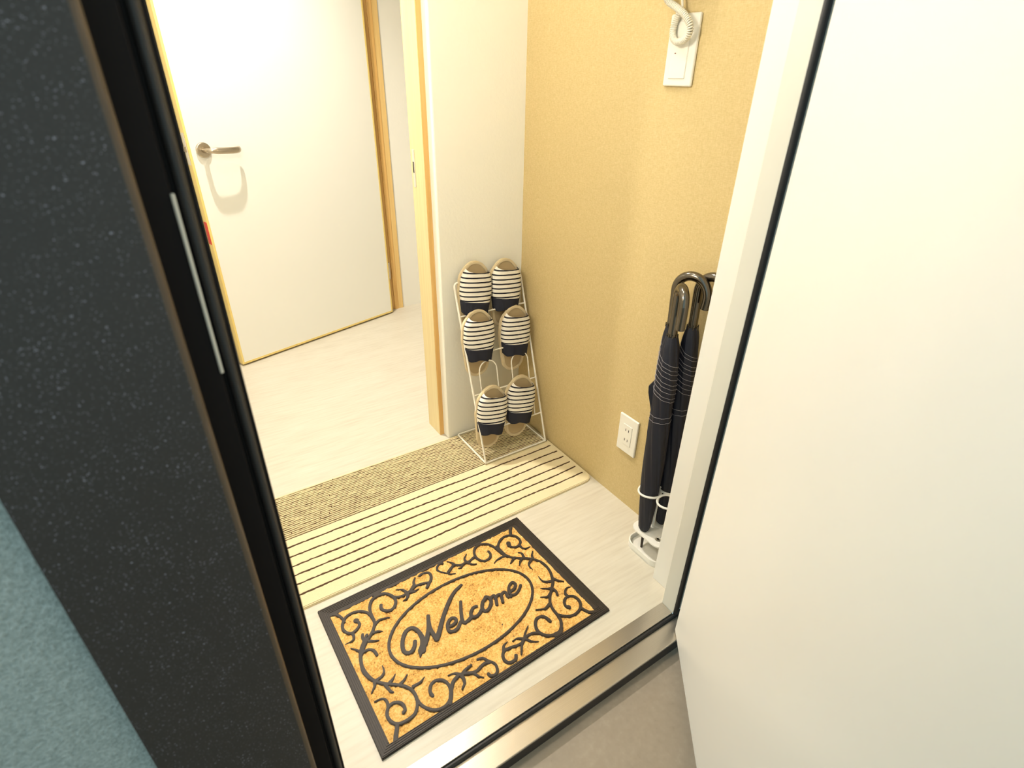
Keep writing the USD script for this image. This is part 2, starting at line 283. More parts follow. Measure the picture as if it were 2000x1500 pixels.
th = thing('trim_3', 'brushed steel threshold with two strips and a black groove', 'threshold', (0.42, 0.5, 0), kind='structure')
obj('inner_strip', bx(0.0375, 0.8315, 0.5095, 0.545, -0.02, 0.0016, 0.0008), M['steel'], th)
obj('groove_seal', bx(0.0, 0.872, 0.503, 0.5095, -0.024, -0.002, 0.002), M['rubber_black'], th, label='black seal in the groove')
obj('outer_strip', bx(0.0005, 0.872, 0.4575, 0.5035, -0.0175, -0.012, 0.002), M['steel'], th)
obj('riser', bx(0.0005, 0.872, 0.4592, 0.500, -0.05, -0.0165), M['riser'], th, label='dark riser below the outer strip')

# ------------------------------------------------------------------ entrance door leaf, open towards the camera's right
P0 = np.array([0.807, 0.478]); D0 = np.array([-0.6485, -0.7612]); D0 /= np.linalg.norm(D0); N0 = np.array([-D0[1], D0[0]])   # N0 points outwards
dl = thing('door_1', 'cream inner face of the open entrance door at the right', 'door', (0.807, 0.478, 0), kind='structure')
def leafbox(u0, u1, w0, w1, z0, z1, r=0.0):
    t = bx(u0, u1, w0, w1, z0, z1, r); v = np.array(t.vertices); xy = P0 + v[:, :1] * D0 + v[:, 1:2] * N0; t.vertices = np.c_[xy, v[:, 2]]
    if t.volume < 0: t.invert()
    return t
obj('inner_skin', leafbox(0.0, 0.86, 0.0, 0.004, -0.009, 1.995, 0.0015), M['leaf_inner'], dl)
obj('leaf_core', leafbox(0.002, 0.858, 0.004, 0.034, -0.009, 1.995), M['frame_black'], dl)
obj('outer_skin', leafbox(0.0, 0.86, 0.034, 0.038, -0.009, 1.995, 0.0015), M['speckle'], dl)

# ------------------------------------------------------------------ inner hall door, ajar, with its frame
LP = np.array([0.19, 2.44]); LD = np.array([0.956, 0.294]); LD /= np.linalg.norm(LD); LN = np.array([LD[1], -LD[0]])        # LN points to the camera
def hall(u0, u1, w0, w1, z0, z1, r=0.0):
    t = bx(u0, u1, w0, w1, z0, z1, r); v = np.array(t.vertices); xy = LP + v[:, :1] * LD + v[:, 1:2] * LN; t.vertices = np.c_[xy, v[:, 2]]
    if t.volume < 0: t.invert()
    return t
def hpt(u, w, z): q = LP + u * LD + w * LN; return np.array([q[0], q[1], z])
d2 = thing('door_2', 'white hall door with pale wood edging and a lever handle', 'door', (0.6, 2.56, 0), kind='structure')
LW, ZB, ZT = 0.850, 0.008, 1.99
obj('panel', hall(0.009, LW - 0.009, -0.034, -0.0006, ZB + 0.010, ZT - 0.01), M['leaf_white'], d2)
obj('edge_strip', hall(0.0, 0.009, -0.035, 0.0, ZB, ZT, 0.0012), M['wood_edge'], d2)
obj('edge_strip', hall(LW - 0.009, LW, -0.035, 0.0, ZB, ZT, 0.0012), M['wood_edge'], d2)
obj('edge_strip', hall(0.009, LW - 0.009, -0.035, 0.0, ZB, ZB + 0.010, 0.0012), M['wood_edge'], d2)
obj('edge_strip', hall(0.009, LW - 0.009, -0.035, 0.0, ZT - 0.01, ZT, 0.0012), M['wood_edge'], d2)
lp = obj('latch_plate', hall(-0.0015, 0.0005, -0.029, -0.006, 0.84, 0.95, 0.0005), M['strike_metal'], d2, label='small metal latch plate')
obj('latch_bolt', hall(-0.008, 0.0, -0.022, -0.012, 0.885, 0.905, 0.002), M['satin_nickel'], lp)
obj('red_tag', hall(-0.002, 0.0005, -0.026, -0.004, 0.545, 0.632, 0.0005), M['tag_red'], d2, label='red tag on the free edge')
hd = obj('rose', lathe([(0.0262, 0.0), (0.0268, 0.3), (0.0262, 0.85), (0.024, 1.0)], hpt(0.052, 0.0, 0.890), hpt(0.052, 0.009, 0.890), 32), M['satin_nickel'], d2, label='satin nickel handle rose')
lev = spline([hpt(0.052, 0.005, 0.890), hpt(0.052, 0.030, 0.890), hpt(0.055, 0.048, 0.890), hpt(0.066, 0.056, 0.890), hpt(0.095, 0.058, 0.889), hpt(0.135, 0.056, 0.888), hpt(0.160, 0.047, 0.888), hpt(0.172, 0.034, 0.888), hpt(0.176, 0.024, 0.888)], 6)
lm = tube(lev, 0.0088 - 0.0018 * np.linspace(0, 1, len(lev))**2, 14); lv = np.array(lm.vertices); lu = (lv[:, :2] - LP) @ LD
lv[:, 2] = 0.889 + (lv[:, 2] - 0.889) * np.interp(lu, [0.055, 0.075, 0.18], [1.0, 1.35, 1.5]); lm.vertices = lv
obj('lever', lm, M['satin_nickel'], d2, smooth=50, label='satin nickel lever curving back to the door')
for z in (0.24, 1.75):
    obj('hinge', tube([hpt(LW + 0.004, -0.002, z - 0.045), hpt(LW + 0.004, -0.002, z + 0.045)], 0.0062, 10), M['satin_nickel'], d2, smooth=50, label='grey metal hinge knuckle')
fr = thing('trim_4', 'orange-brown wooden door frame beside the hall door', 'door frame', (1.05, 2.75, 0), kind='structure')
obj('jamb', bx(1.0185, 1.036, 2.745, 2.85, 0, 2.06, 0.001), M['wood_orange'], fr)
obj('stop', bx(1.036, 1.0585, 2.738, 2.80, 0, 2.06, 0.001), M['wood_orange'], fr)
obj('casing', bx(1.0595, 1.087, 2.742, 2.79, 0, 2.06, 0.001), M['wood_honey'], fr, label='lighter honey-coloured casing')
obj('jamb', bx(0.10, 0.155, 2.742, 2.85, 0, 2.06, 0.001), M['wood_orange'], fr)
obj('head', bx(0.155, 1.0185, 2.745, 2.85, 2.01, 2.06, 0.001), M['wood_orange'], fr)

# ------------------------------------------------------------------ rug with ribbed and striped halves
rug = thing('entry_rug', 'cream runner rug with brown stripes under the slipper rack', 'rug', (0.5, 1.23, 0))
RX0, RX1, RY0, RY1 = 0.0, 1.004, 1.004, 1.455
outline = sbox(RX0, RY0, RX1, RY1).buffer(-0.032).buffer(0.032, quad_segs=8)
def pillow(poly, h, e):
    layers = [(0.0, 0.0), (0.0, h * 0.45), (e * 0.3, h * 0.8), (e, h)]
    return cat_(*[extr(poly.buffer(-i), 0 if k == 0 else layers[k - 1][1] * 0.5, z) for k, (i, z) in enumerate(layers[1:])])
obj('rug_base', pillow(outline, 0.0075, 0.004), M['rug_cream'], rug)
rz = shapely.intersection(outline.buffer(-0.006), sbox(RX0, 1.253, RX1, RY1))
obj('ribbed_ground', extr(rz, 0.006, 0.0079), M['rug_brown'], rug, label='brown ground between the ribs')
ribs = []; NR = 25
for i in range(NR):
    y = 1.2575 + i * (1.4455 - 1.2575) / (NR - 1); x1 = RX1 - 0.010 - (0.012 if i > NR - 3 else 0); x = RX0 + 0.01
    while x < x1 - 0.01:
        L = min(x1 - x, rng.uniform(0.08, 0.45)); n = max(3, int(L / 0.012)); xs = np.linspace(x, x + L, n)
        p = np.c_[xs, y + 0.0004 * rng.standard_normal(n), 0.0078 + 0.0004 * rng.standard_normal(n)]
        ribs.append(tube(p, 0.0024 * (1 + 0.12 * rng.standard_normal(n)), 6)); x += L + (rng.uniform(0.001, 0.003) if rng.random() < 0.5 else 0.0)
obj('ribbed_weave', cat_(*ribs), M['rug_rib'], rug, smooth=60, kind='stuff', label='fine cream woven ribs')
for i, (yl, yr) in enumerate([(1.225, 1.221), (1.185, 1.183), (1.150, 1.149), (1.116, 1.112), (1.081, 1.081), (1.048, 1.046)]):
    xs = np.linspace(0.02, 0.989, 150); w = meshkit.noise(np.c_[xs * 9, np.full(150, i * 3.1), np.zeros(150)], i) - 0.5
    p = np.c_[xs, yl + (yr - yl) * xs + 0.005 * w + 0.0005 * rng.standard_normal(150), np.full(150, 0.0066)]
    obj('stripe', tube(p, 0.0029 * (1 + 0.14 * rng.standard_normal(150)), 6), M['rug_brown'], rug, smooth=60)

# ------------------------------------------------------------------ welcome mat
SCROLLS = [[8,6,-2692,1651,-2613,1589,-2567,1507,-2533,1390,-2532,1305],[7.0,7.0,-1933,968,-1945,1096,-1981,1233,-2047,1329,-2115,1387,-2226,1432,-2336,1446,-2448,1418,-2537,1342,-2601,1251,-2628,1138,-2607,1042,-2561,966,-2491,923,-2400,935,-2306,986,-2256,1052,-2263,1132,-2293,1186],[12,12,-2292,1190,-2281,1178],[8,2,-2481,917,-2483,830,-2521,744,-2590,720,-2710,723],[8,7.0,-1626,1266,-1655,1197,-1647,1121,-1587,1045,-1499,1003,-1397,1023,-1311,1108,-1267,1223,-1282,1344,-1331,1451,-1406,1530,-1500,1565,-1617,1579,-1723,1549,-1799,1491,-1871,1378,-1911,1263,-1929,1137,-1933,968,-1955,866,-2013,772,-2084,689,-2179,609,-2282,536,-2379,446,-2445,353,-2511,277],[7.0,7.0,-2220,682,-2394,502,-2494,363,-2572,170,-2620,-101,-2582,-295,-2515,-432],[8,9,-1682,1650,-1543,1594,-1427,1544],[7.0,7.0,-2529,259,-2570,145,-2599,-9,-2589,-170,-2554,-328,-2498,-465,-2406,-577,-2286,-690,-2151,-798,-2032,-911,-1963,-1006,-1917,-1118,-1909,-1249,-1934,-1373,-2001,-1495,-2097,-1579,-2217,-1601,-2350,-1597,-2467,-1561,-2536,-1478,-2570,-1375,-2562,-1264,-2511,-1179,-2437,-1131,-2353,-1127,-2274,-1165,-2222,-1231,-2204,-1312,-2220,-1391,-2267,-1419],[8,10,-2467,-1561,-2521,-1652,-2584,-1749,-2645,-1872],[7,3,-2476,-1127,-2458,-1040,-2472,-961,-2530,-906,-2593,-894,-2669,-882],[7.0,7.0,-1922,-1304,-1914,-1432,-1875,-1550,-1793,-1666,-1695,-1748,-1573,-1786,-1453,-1776,-1344,-1711,-1270,-1604,-1227,-1473,-1236,-1353,-1289,-1259,-1377,-1200,-1475,-1191,-1556,-1234,-1610,-1310,-1624,-1380,-1616,-1448],[8,2,-2460,-474,-2341,-456,-2258,-394,-2230,-311,-2224,-229],[8,2,-2237,-674,-2149,-635,-2068,-565],[8,2,-2053,-832,-1964,-794,-1856,-717],[8,2,-1865,-1040,-1704,-1036,-1575,-982],[8,2,-2504,-478,-2540,-567,-2608,-633,-2660,-677],[8,5,-2340,-654,-2324,-778,-2308,-868,-2276,-906],[9,7.0,-1393,-1794,-1312,-1681,-1254,-1589,-1204,-1516,-1124,-1434,-1029,-1389,-916,-1368,-787,-1413,-670,-1478,-553,-1500,-422,-1460,-309,-1449,-227,-1490],[9,2,-922,-1357,-993,-1280,-1133,-1235],[8,5,-843,-1375,-739,-1331,-597,-1313],[9,4,-894,-1397,-894,-1508,-937,-1602,-1024,-1665],[8,2,-643,-1497,-593,-1629,-513,-1710],[6,7.0,-406,-1281,-295,-1319,-239,-1424,-183,-1506,-143,-1591,-158,-1696,-210,-1775,-292,-1798,-372,-1757,-387,-1698],[8,7.0,362,-1682,296,-1756,195,-1761,113,-1720,81,-1625,107,-1524,182,-1454,265,-1434],[2,9,390,-1293,267,-1327,196,-1433],[7.0,7.0,258,-1445,378,-1456,520,-1498,645,-1505,730,-1468,861,-1429,1001,-1442,1108,-1498,1182,-1580],[8,2,746,-1446,635,-1356,499,-1343],[8,2,781,-1438,869,-1337,1037,-1219],[8,2,785,-1473,864,-1605,992,-1692],[8,4,713,-1472,600,-1568,477,-1729],[8,7.0,1549,-1414,1537,-1320,1498,-1229,1421,-1187,1313,-1186,1223,-1261,1162,-1371,1145,-1490,1183,-1598,1262,-1691,1370,-1748,1493,-1766,1609,-1738,1703,-1652,1776,-1533,1806,-1398,1808,-1277,1820,-1162,1861,-1028,1945,-901,2054,-788,2182,-684,2305,-572,2387,-469],[14,9,1434,-1783,1556,-1784,1659,-1706],[7.0,7.0,1836,-1401,1902,-1477,2009,-1561,2151,-1604,2310,-1581,2425,-1516,2504,-1406,2521,-1289,2481,-1178,2368,-1112,2260,-1122,2175,-1185,2134,-1284,2144,-1341],[11,11,2163,-1348,2176,-1362],[9,2,2363,-1099,2359,-1012,2427,-925,2514,-888,2616,-918],[7.0,9,2411,-1542,2451,-1657,2510,-1759,2645,-1833],[8,2,2172,-697,2080,-625,1943,-523],[8,3,2037,-795,1925,-823,1777,-742],[9,3,1851,-1021,1684,-1070,1583,-1037,1459,-972],[8,6,2194,-711,2210,-817,2173,-924],[7.0,7.0,2114,-748,2312,-548,2417,-390,2487,-202,2506,0,2475,168,2379,331,2245,470,2085,577,1938,701,1840,841,1806,991,1800,1187,1788,1287],[7.0,7.0,2085,1114,2142,1023,2263,968,2395,1012,2465,1125,2453,1296,2354,1417,2189,1472,2010,1429,1862,1316,1782,1160,1767,992,1800,868],[13,11,2127,1204,2100,1130],[8,10,2354,1417,2458,1597,2573,1719],[8,2,2343,967,2348,834,2443,770,2563,768],[8,3,2189,558,2222,686,2166,775],[8,3,2365,365,2413,483,2517,591],[8,3,1978,674,1878,642,1762,572],[8,3,2138,542,2026,493,1933,397],[8,2,2338,383,2175,295,2129,205,2135,82],[8,2,1800,868,1659,888,1515,872,1413,831],[9,2,2310,-501,2197,-448,2118,-350,2123,-192],[9,2,2394,-444,2467,-573,2576,-680],[8,2,2171,-677,2078,-625,1946,-525],[7.0,7.0,1502,1261,1489,1137,1397,1046,1269,1024,1166,1093,1109,1239,1139,1416,1235,1552,1369,1609,1518,1578,1641,1480,1723,1292,1760,1066,1799,897,1836,828],[7.0,7.0,1071,1308,893,1255,791,1270,633,1270,520,1346,474,1430],[8,2,804,1293,824,1408,953,1518],[8,2,814,1255,896,1126,1007,1072],[7,2,492,1407,468,1476,387,1583],[8,2,651,1247,605,1195,521,1210],[7.0,9,470,1369,344,1308,249,1248],[7,3,255,1598,190,1620,84,1565,36,1473,71,1368,166,1263,257,1152,369,1107],[7,8,-446,1553,-379,1569,-279,1562,-201,1510,-190,1401,-258,1268,-342,1206,-444,1120],[7.0,7.0,-345,1228,-450,1279,-581,1308,-692,1316,-820,1258,-928,1237],[9,3,-700,1330,-649,1471,-562,1571],[8,2,-861,1229,-751,1193,-638,1193],[7.0,7.0,-1264,1322,-1172,1251,-1046,1223,-939,1244,-830,1265,-696,1366],[9,2,-946,1258,-995,1395,-1134,1488],[10,2,-942,1208,-1005,1102,-1128,1075],[8,6,-914,1237,-762,1172],[8,3,-1971,827,-1835,894,-1714,872,-1600,832],[8,2,-2075,651,-1970,629,-1881,569],[8,2,-2236,497,-2146,444,-2042,397],[8,6,-2316,512,-2331,663,-2297,752],[8,2,-2469,308,-2551,439,-2647,565],[7,7,-2459,317,-2326,303,-2240,214,-2222,81]]
LETTERS = [[9,10,-1370,-96,-1449,-217,-1563,-286,-1663,-242,-1679,-111,-1607,64,-1475,229,-1336,279,-1236,224,-1184,72,-1192,-115],[10,18,-1182,32,-1194,-140,-1261,-295,-1339,-389],[16,4,-1304,-340,-1372,-415,-1432,-495],[12,9,-1313,-358,-1160,-238,-967,16,-808,340],[8,12,-819,319,-919,37,-933,-188,-923,-323],[12,8,-923,-323,-772,-167,-628,0,-387,251,-129,479,89,617,311,691],[8,9,-507,-202,-394,-198,-309,-147,-308,-66,-377,-28,-485,-74,-563,-177,-583,-300,-507,-359,-376,-343,-237,-236],[8,10,45,260,-65,62,-144,-108,-190,-241,-169,-314,-60,-302,44,-262],[8,9,300,-70,209,-66,90,-155,59,-245,109,-306,227,-303,358,-223],[9,9,606,0,494,-56,392,-189,400,-308,506,-308,636,-210,701,-79,649,30,597,6],[8,8,701,-79,822,-42,825,-133,744,-312],[8,8,816,-127,930,-85,983,-135,911,-323],[8,8,976,-145,1083,-97,1127,-142,1100,-274,1167,-304],[8,7,1252,-181,1388,-150,1479,-56,1450,32,1334,-6,1223,-131,1207,-265,1312,-312,1454,-255,1574,-158]]

MC, MA = np.array([0.4007, 0.7869]), 0.02433
mat_ = thing('door_mat', 'coir doormat with black rubber scrolls and the word Welcome', 'doormat', (MC[0], MC[1], 0))
def mw(mesh):
    v = np.array(mesh.vertices); c, s = math.cos(MA), math.sin(MA)
    mesh.vertices = np.c_[MC[0] + v[:, 0] * c - v[:, 1] * s, MC[1] + v[:, 0] * s + v[:, 1] * c, v[:, 2]]; return mesh
MO = Polygon([(-0.2975, -0.1985), (0.2985, -0.1965), (0.2935, 0.1935), (-0.297, 0.1975)])
MI = Polygon([(-0.2745, -0.1815), (0.2655, -0.1825), (0.2600, 0.1665), (-0.2765, 0.1635)])
obj('rubber_base', mw(extr(MO, 0.0003, 0.0035)), M['mat_rubber'], mat_)
ring = MO.buffer(-0.001).difference(MI)
obj('border', mw(extr(ring, 0.0035, 0.0072)), M['mat_rubber'], mat_, label='dark rubber border')
for k in range(5):
    i0 = 0.0028 + k * 0.0042; rp = MO.buffer(-i0, join_style=2).difference(MO.buffer(-i0 - 0.0022, join_style=2)).intersection(ring.buffer(-0.0003))
    if rp.area > 1e-6: obj('border_ridge', mw(extr(rp, 0.0068, 0.0083)), M['mat_rubber'], mat_)
gx, gy = np.meshgrid(np.linspace(0, 1, 190), np.linspace(0, 1, 125)); q = np.array(MI.exterior.coords)[:4]
xy = ((1 - gx)[..., None] * (1 - gy)[..., None] * q[0] + gx[..., None] * (1 - gy)[..., None] * q[1] + gx[..., None] * gy[..., None] * q[2] + (1 - gx)[..., None] * gy[..., None] * q[3]).reshape(-1, 2)
zz = 0.0060 + 0.0036 * (meshkit.fbm(np.c_[xy * 170, np.zeros(len(xy))], 3, 5) - 0.5) * 2
nx, ny = 190, 125; ii, jj = np.meshgrid(np.arange(ny - 1), np.arange(nx - 1), indexing='ij'); a0 = (ii * nx + jj).ravel()
fq = np.vstack([np.c_[a0, a0 + 1, a0 + nx + 1], np.c_[a0, a0 + nx + 1, a0 + nx]])
obj('coir_panel', mw(trimesh.Trimesh(np.c_[xy, zz], fq, process=False)), M['coir'], mat_, smooth=True, label='golden brown coir')
def stroke(L):
    p = spline(np.array(L[2:], float).reshape(-1, 2) / 1e4, 6); w = np.linspace(L[0], L[1], len(p)) / 2000
    if L[1] >= 6: w = np.where(np.arange(len(p)) < 0, w, w)
    return unary_union([Point(*b).buffer(s, quad_segs=4).union(Point(*a).buffer(r, quad_segs=4)).convex_hull for a, b, r, s in zip(p, p[1:], w, w[1:])])
def raised(shape, z1=0.0096):
    shape = shape.intersection(MI.buffer(0.004)).simplify(0.00015)
    return mw(cat_(extr(shape, 0.003, z1 - 0.001), extr(shape.buffer(-0.0012), 0.004, z1)))
comps = unary_union([stroke(L) for L in SCROLLS])
for g in sorted(getattr(comps, 'geoms', [comps]), key=lambda g: -g.area):
    obj('scroll', raised(g), M['mat_rubber'], mat_)
el = np.array([(-0.0055 + 0.1905 * math.cos(t), -0.0096 + 0.1047 * math.sin(t)) for t in np.linspace(0, 2 * math.pi, 97)])
obj('oval_ring', raised(LineString(el).buffer(0.0034)), M['mat_rubber'], mat_)
words = unary_union([stroke(L) for L in LETTERS])
for g in sorted(getattr(words, 'geoms', [words]), key=lambda g: g.bounds[0]):
    obj('lettering', raised(g, 0.0099), M['mat_rubber'], mat_, label='raised script lettering of the word Welcome')

# ------------------------------------------------------------------ slipper rack
RB = np.array([0, 1.25, 0.0128]); RUP = np.array([0, 0.309, 0.951]); RUP /= np.linalg.norm(RUP); RN = np.array([0, -RUP[2], RUP[1]])
def rp_(x, s, o=0.0): return RB + np.array([x, 0, 0]) + RUP * s + RN * o
rack = thing('slipper_rack', 'white wire slipper rack leaning in the corner on the rug', 'shoe rack', (0.862, 1.35, 0))
X0, X1 = 0.739, 0.987
obj('base_frame', tube(rect_wire(X0, X1, 1.2505, 1.447, 0.0136, 0.006), 0.0033, 8, closed=True), M['wire_white'], rack, smooth=60)
obj('side_frame', tube(arc_corner([rp_(X0, 0.0), rp_(X0, 0.603), rp_(X1, 0.603), rp_(X1, 0.0)], 0.016), 0.0034, 10), M['wire_white'], rack, smooth=60)
for s in (0.108, 0.238, 0.368, 0.498):
    obj('crossbar', tube([rp_(X0, s), rp_(X1, s)], 0.0026, 8), M['wire_white'], rack, smooth=60)
    for xa, xb in ((0.770, 0.836), (0.894, 0.960)):
        if s > 0.49: top = 0.088
        else: top = 0.105
        r = (xb - xa) / 2; pts = [rp_(xa, s)] + [rp_((xa + xb) / 2 - r * math.cos(t), s + top - r + r * math.sin(t), 0.012 * (top - r + r * math.sin(t)) / top) for t in np.linspace(0, math.pi, 15)] + [rp_(xb, s)]
        obj('hook_loop', tube(pts, 0.0022, 8), M['wire_white'], rack, smooth=60)

# ------------------------------------------------------------------ slippers: one built, five copies
SL = 0.228
def sl_out(inset=0.0):
    return unary_union([Point(0.042, 0).buffer(0.042, quad_segs=12), Point(0.135, 0.0).buffer(0.0585, quad_segs=16), Point(0.165, 0.001).buffer(0.0565, quad_segs=16), Point(0.185, 0.002).buffer(0.0430, quad_segs=16)]).convex_hull.buffer(-inset)
def halfwidth(u):
    b = sl_out().intersection(LineString([(u, -1), (u, 1)])).bounds
    return (b[1], b[3]) if b else (0, 0)
def upper_shell(e0, e1, h0, h1, out, thick, nu=24, nv=28, ripple=0.0):
    """Arched cloth between an instep edge e0(phi) and a toe edge e1(phi); returns mesh and uv."""
    def surf(off):
        rows = []
        for i in range(nu):
            for j in range(nv):
                ph = math.pi * j / (nv - 1); f = i / (nu - 1); u = e0(ph) + (e1(ph) - e0(ph)) * f
                v0, v1 = halfwidth(min(max(u, 0.02), SL - 0.012)); c, w = (v0 + v1) / 2, (v1 - v0) / 2 - 0.003 + off
                g = (u - 0.07) / 0.13; h = h0 + (h1 - h0) * min(max(g, -0.1), 1.1) + off
                s = max(math.sin(ph), 0.0)
                rows.append((u, c - w * math.copysign(abs(math.cos(ph))**0.85, math.cos(ph)), 0.004 + h * s**0.72 + ripple * math.sin(9 * ph + 2) * (1 - f) * s))
        return np.array(rows)
    o, n = surf(out), surf(out - thick); N = nu * nv
    q = []
    for i in range(nu - 1):
        for j in range(nv - 1):
            a = i * nv + j; q += [(a, a + 1, a + nv + 1, a + nv), (N + a, N + a + nv, N + a + nv + 1, N + a + 1)]
    for j in range(nv - 1): q += [(j + 1, j, N + j, N + j + 1), ((nu - 1) * nv + j, (nu - 1) * nv + j + 1, N + (nu - 1) * nv + j + 1, N + (nu - 1) * nv + j)]
    for i in range(nu - 1): q += [(i * nv, (i + 1) * nv, N + (i + 1) * nv, N + i * nv), ((i + 1) * nv + nv - 1, i * nv + nv - 1, N + i * nv + nv - 1, N + (i + 1) * nv + nv - 1)]
    q = np.array(q); f = np.vstack([q[:, [0, 1, 2]], q[:, [0, 2, 3]]])
    v = np.vstack([o, n])
    return trimesh.Trimesh(v, f, process=False), v
def slipper_matrix(toe, heel):
    x_ax = (toe - heel) / np.linalg.norm(toe - heel); z_ax = RN - x_ax * (RN @ x_ax); z_ax /= np.linalg.norm(z_ax); y_ax = np.cross(z_ax, x_ax)
    o = heel; g = Gf.Matrix4d(1)
    for k, a in enumerate((x_ax, y_ax, z_ax, o)): g.SetRow(k, Gf.Vec4d(*map(float, a), 1.0 if k == 3 else 0.0))
    return g
def build_slipper():
    x = UsdGeom.Xform.Define(stage, numbered('/World/slipper')); p = x.GetPrim(); LOC[str(p.GetPath())] = np.zeros(3)
    o = sl_out()
    sole = cat_(extr(o.buffer(-0.0015), -0.009, -0.0075), extr(o, -0.0080, 0.0), extr(o.difference(o.buffer(-0.0090)), -0.001, 0.0024), extr(o.buffer(-0.0015).difference(o.buffer(-0.0075)), 0.002, 0.0036))
    obj('sole', sole, M['sole'], p, smooth=40)
    obj('insole', extr(o.buffer(-0.0088), -0.001, 0.0010), M['insole'], p, smooth=False, label='tan insole')
    e0 = lambda ph: 0.0960 - 0.004 * math.cos(ph)
    e1 = lambda ph: 0.1960 + 0.008 * (1 - math.sin(ph)) - 0.002 * math.cos(ph)
    sm, v = upper_shell(e0, e1, 0.031, 0.026, 0.0, 0.0014)
    obj('upper', sm, M['striped_cloth'], p, smooth=True, uv=np.c_[(v[:, 0] - 0.1090) / 0.0144 + 0.5 + 1.0, v[:, 1]], label='white cloth upper with thin navy stripes')
    b0 = lambda ph: 0.0640 + 0.0035 * math.sin(4.2 * ph + 0.5) - 0.003 * math.cos(ph)
    b1 = lambda ph: 0.1030 - 0.004 * math.cos(ph)
    bm, v = upper_shell(b0, b1, 0.031, 0.026, 0.0012, 0.003, nu=8, ripple=0.0022)
    obj('band', bm, M['navy_cloth'], p, smooth=True, label='navy cloth band at the opening')
    return p, x
SLIP = [  # toe (x, s), heel (x, s), label
    ((0.818, 0.663), (0.792, 0.440), 'striped slipper on the left of the top row of the rack'),
    ((0.927, 0.655), (0.908, 0.432), 'striped slipper on the right of the top row of the rack'),
    ((0.798, 0.513), (0.781, 0.292), 'striped slipper on the left of the middle row, below the top pair'),
    ((0.938, 0.505), (0.917, 0.278), 'striped slipper on the right of the middle row beside the papered wall'),
    ((0.808, 0.267), (0.771, 0.040), 'striped slipper at the lower left of the rack near the rug'),
    ((0.925, 0.275), (0.885, 0.045), 'striped slipper at the lower right of the rack under the empty hook')]
sp, sx = build_slipper()
for k, (t, h, lab) in enumerate(SLIP):
    toe, heel = rp_(*t, 0.024), rp_(*h, -0.034)
    g = slipper_matrix(toe, heel)
    if k == 0: pr_, xf = sp, sx
    else:
        xf = UsdGeom.Xform.Define(stage, numbered('/World/slipper')); pr_ = xf.GetPrim()
        pr_.GetReferences().AddInternalReference(sp.GetPath()); pr_.SetInstanceable(True)
    if k == 0: op = xf.AddTransformOp(); op.Set(g)
    else:
        ops = xf.GetOrderedXformOps()
        (ops[0] if ops else xf.AddTransformOp()).Set(g)
    put(pr_, lab, 'slipper', 'striped slippers on the rack')

# ------------------------------------------------------------------ wall outlet and switch
ol = thing('wall_outlet', 'white double socket plate low on the papered wall', 'outlet', (XR, 0.888, 0.245))
obj('plate', bx(XR - 0.0075, XR + 0.0, 0.8515, 0.9245, 0.184, 0.306, 0.003), M['plastic_white'], ol)
ins = obj('insert', bx(XR - 0.0090, XR - 0.006, 0.8705, 0.9055, 0.212, 0.279, 0.001), M['plastic_white'], ol)
for z in (0.262, 0.229):
    for y in (0.8935, 0.8825):
        obj('slot', bx(XR - 0.0092, XR - 0.0085, y - 0.0011, y + 0.0011, z - 0.0042, z + 0.0042), M['hole_dark'], ins)
sw = thing('switch_plate', 'white rocker switch plate behind the coiled cord', 'light switch', (XR, 0.895, 1.195))
obj('plate', bx(XR - 0.008, XR, 0.8570, 0.9330, 1.132, 1.260, 0.0035), M['plastic_white'], sw)
rk_ = obj('rocker', bx(XR - 0.0105, XR - 0.006, 0.8745, 0.9190, 1.146, 1.246, 0.0015), M['plastic_white'], sw)
obj('indicator', bx(XR - 0.0109, XR - 0.010, 0.9040, 0.9075, 1.1905, 1.1925), M['lamp_red'], rk_, label='tiny red indicator')

# ------------------------------------------------------------------ intercom with coiled cord (its body hangs just above the picture)
ic = thing('intercom_phone', 'white intercom phone cord hanging coiled above the switch', 'intercom', (XR, 0.90, 1.30))
obj('body', bx(XR - 0.055, XR, 0.845, 0.955, 1.305, 1.52, 0.008), M['plastic_white'], ic)
obj('handset', bx(XR - 0.087, XR - 0.057, 0.908, 0.955, 1.300, 1.53, 0.012), M['plastic_white'], ic)
CP = spline(np.array([[0.972, 0.931, 1.2918], [0.974, 0.9208, 1.2787], [0.976, 0.9005, 1.2682], [0.976, 0.8784, 1.256], [0.977, 0.8632, 1.2411], [0.979, 0.8598, 1.2294], [0.981, 0.8655, 1.2188], [0.983, 0.8775, 1.2124], [0.985, 0.8934, 1.2105], [0.987, 0.9074, 1.2172], [0.989, 0.9133, 1.2297], [0.991, 0.9118, 1.2462], [0.992, 0.9052, 1.2604], [0.992, 0.899, 1.2683]]), 10)
seg = np.r_[0, np.cumsum(np.linalg.norm(np.diff(CP, axis=0), axis=1))]; ss = np.arange(0, seg[-1], 0.00042)
CC = np.c_[[np.interp(ss, seg, CP[:, k]) for k in range(3)]].T
tg = np.gradient(CC, axis=0); tg /= np.linalg.norm(tg, axis=1, keepdims=True)
n1 = np.cross(tg, [1.0, 0, 0]); n1 /= np.linalg.norm(n1, axis=1, keepdims=True); n2 = np.cross(tg, n1); ph = ss / 0.0038 * 2 * np.pi
obj('coiled_cord', tube(CC + 0.0052 * (np.cos(ph)[:, None] * n1 + np.sin(ph)[:, None] * n2), 0.00178, 6), M['cord_white'], ic, smooth=60)
obj('cord_lead', tube(spline(np.vstack([CP[-1], [[0.992, 0.9011, 1.2776], [0.992, 0.906, 1.2879], [0.992, 0.925, 1.32]]]), 8), 0.0024, 8), M['cord_white'], ic, smooth=60)

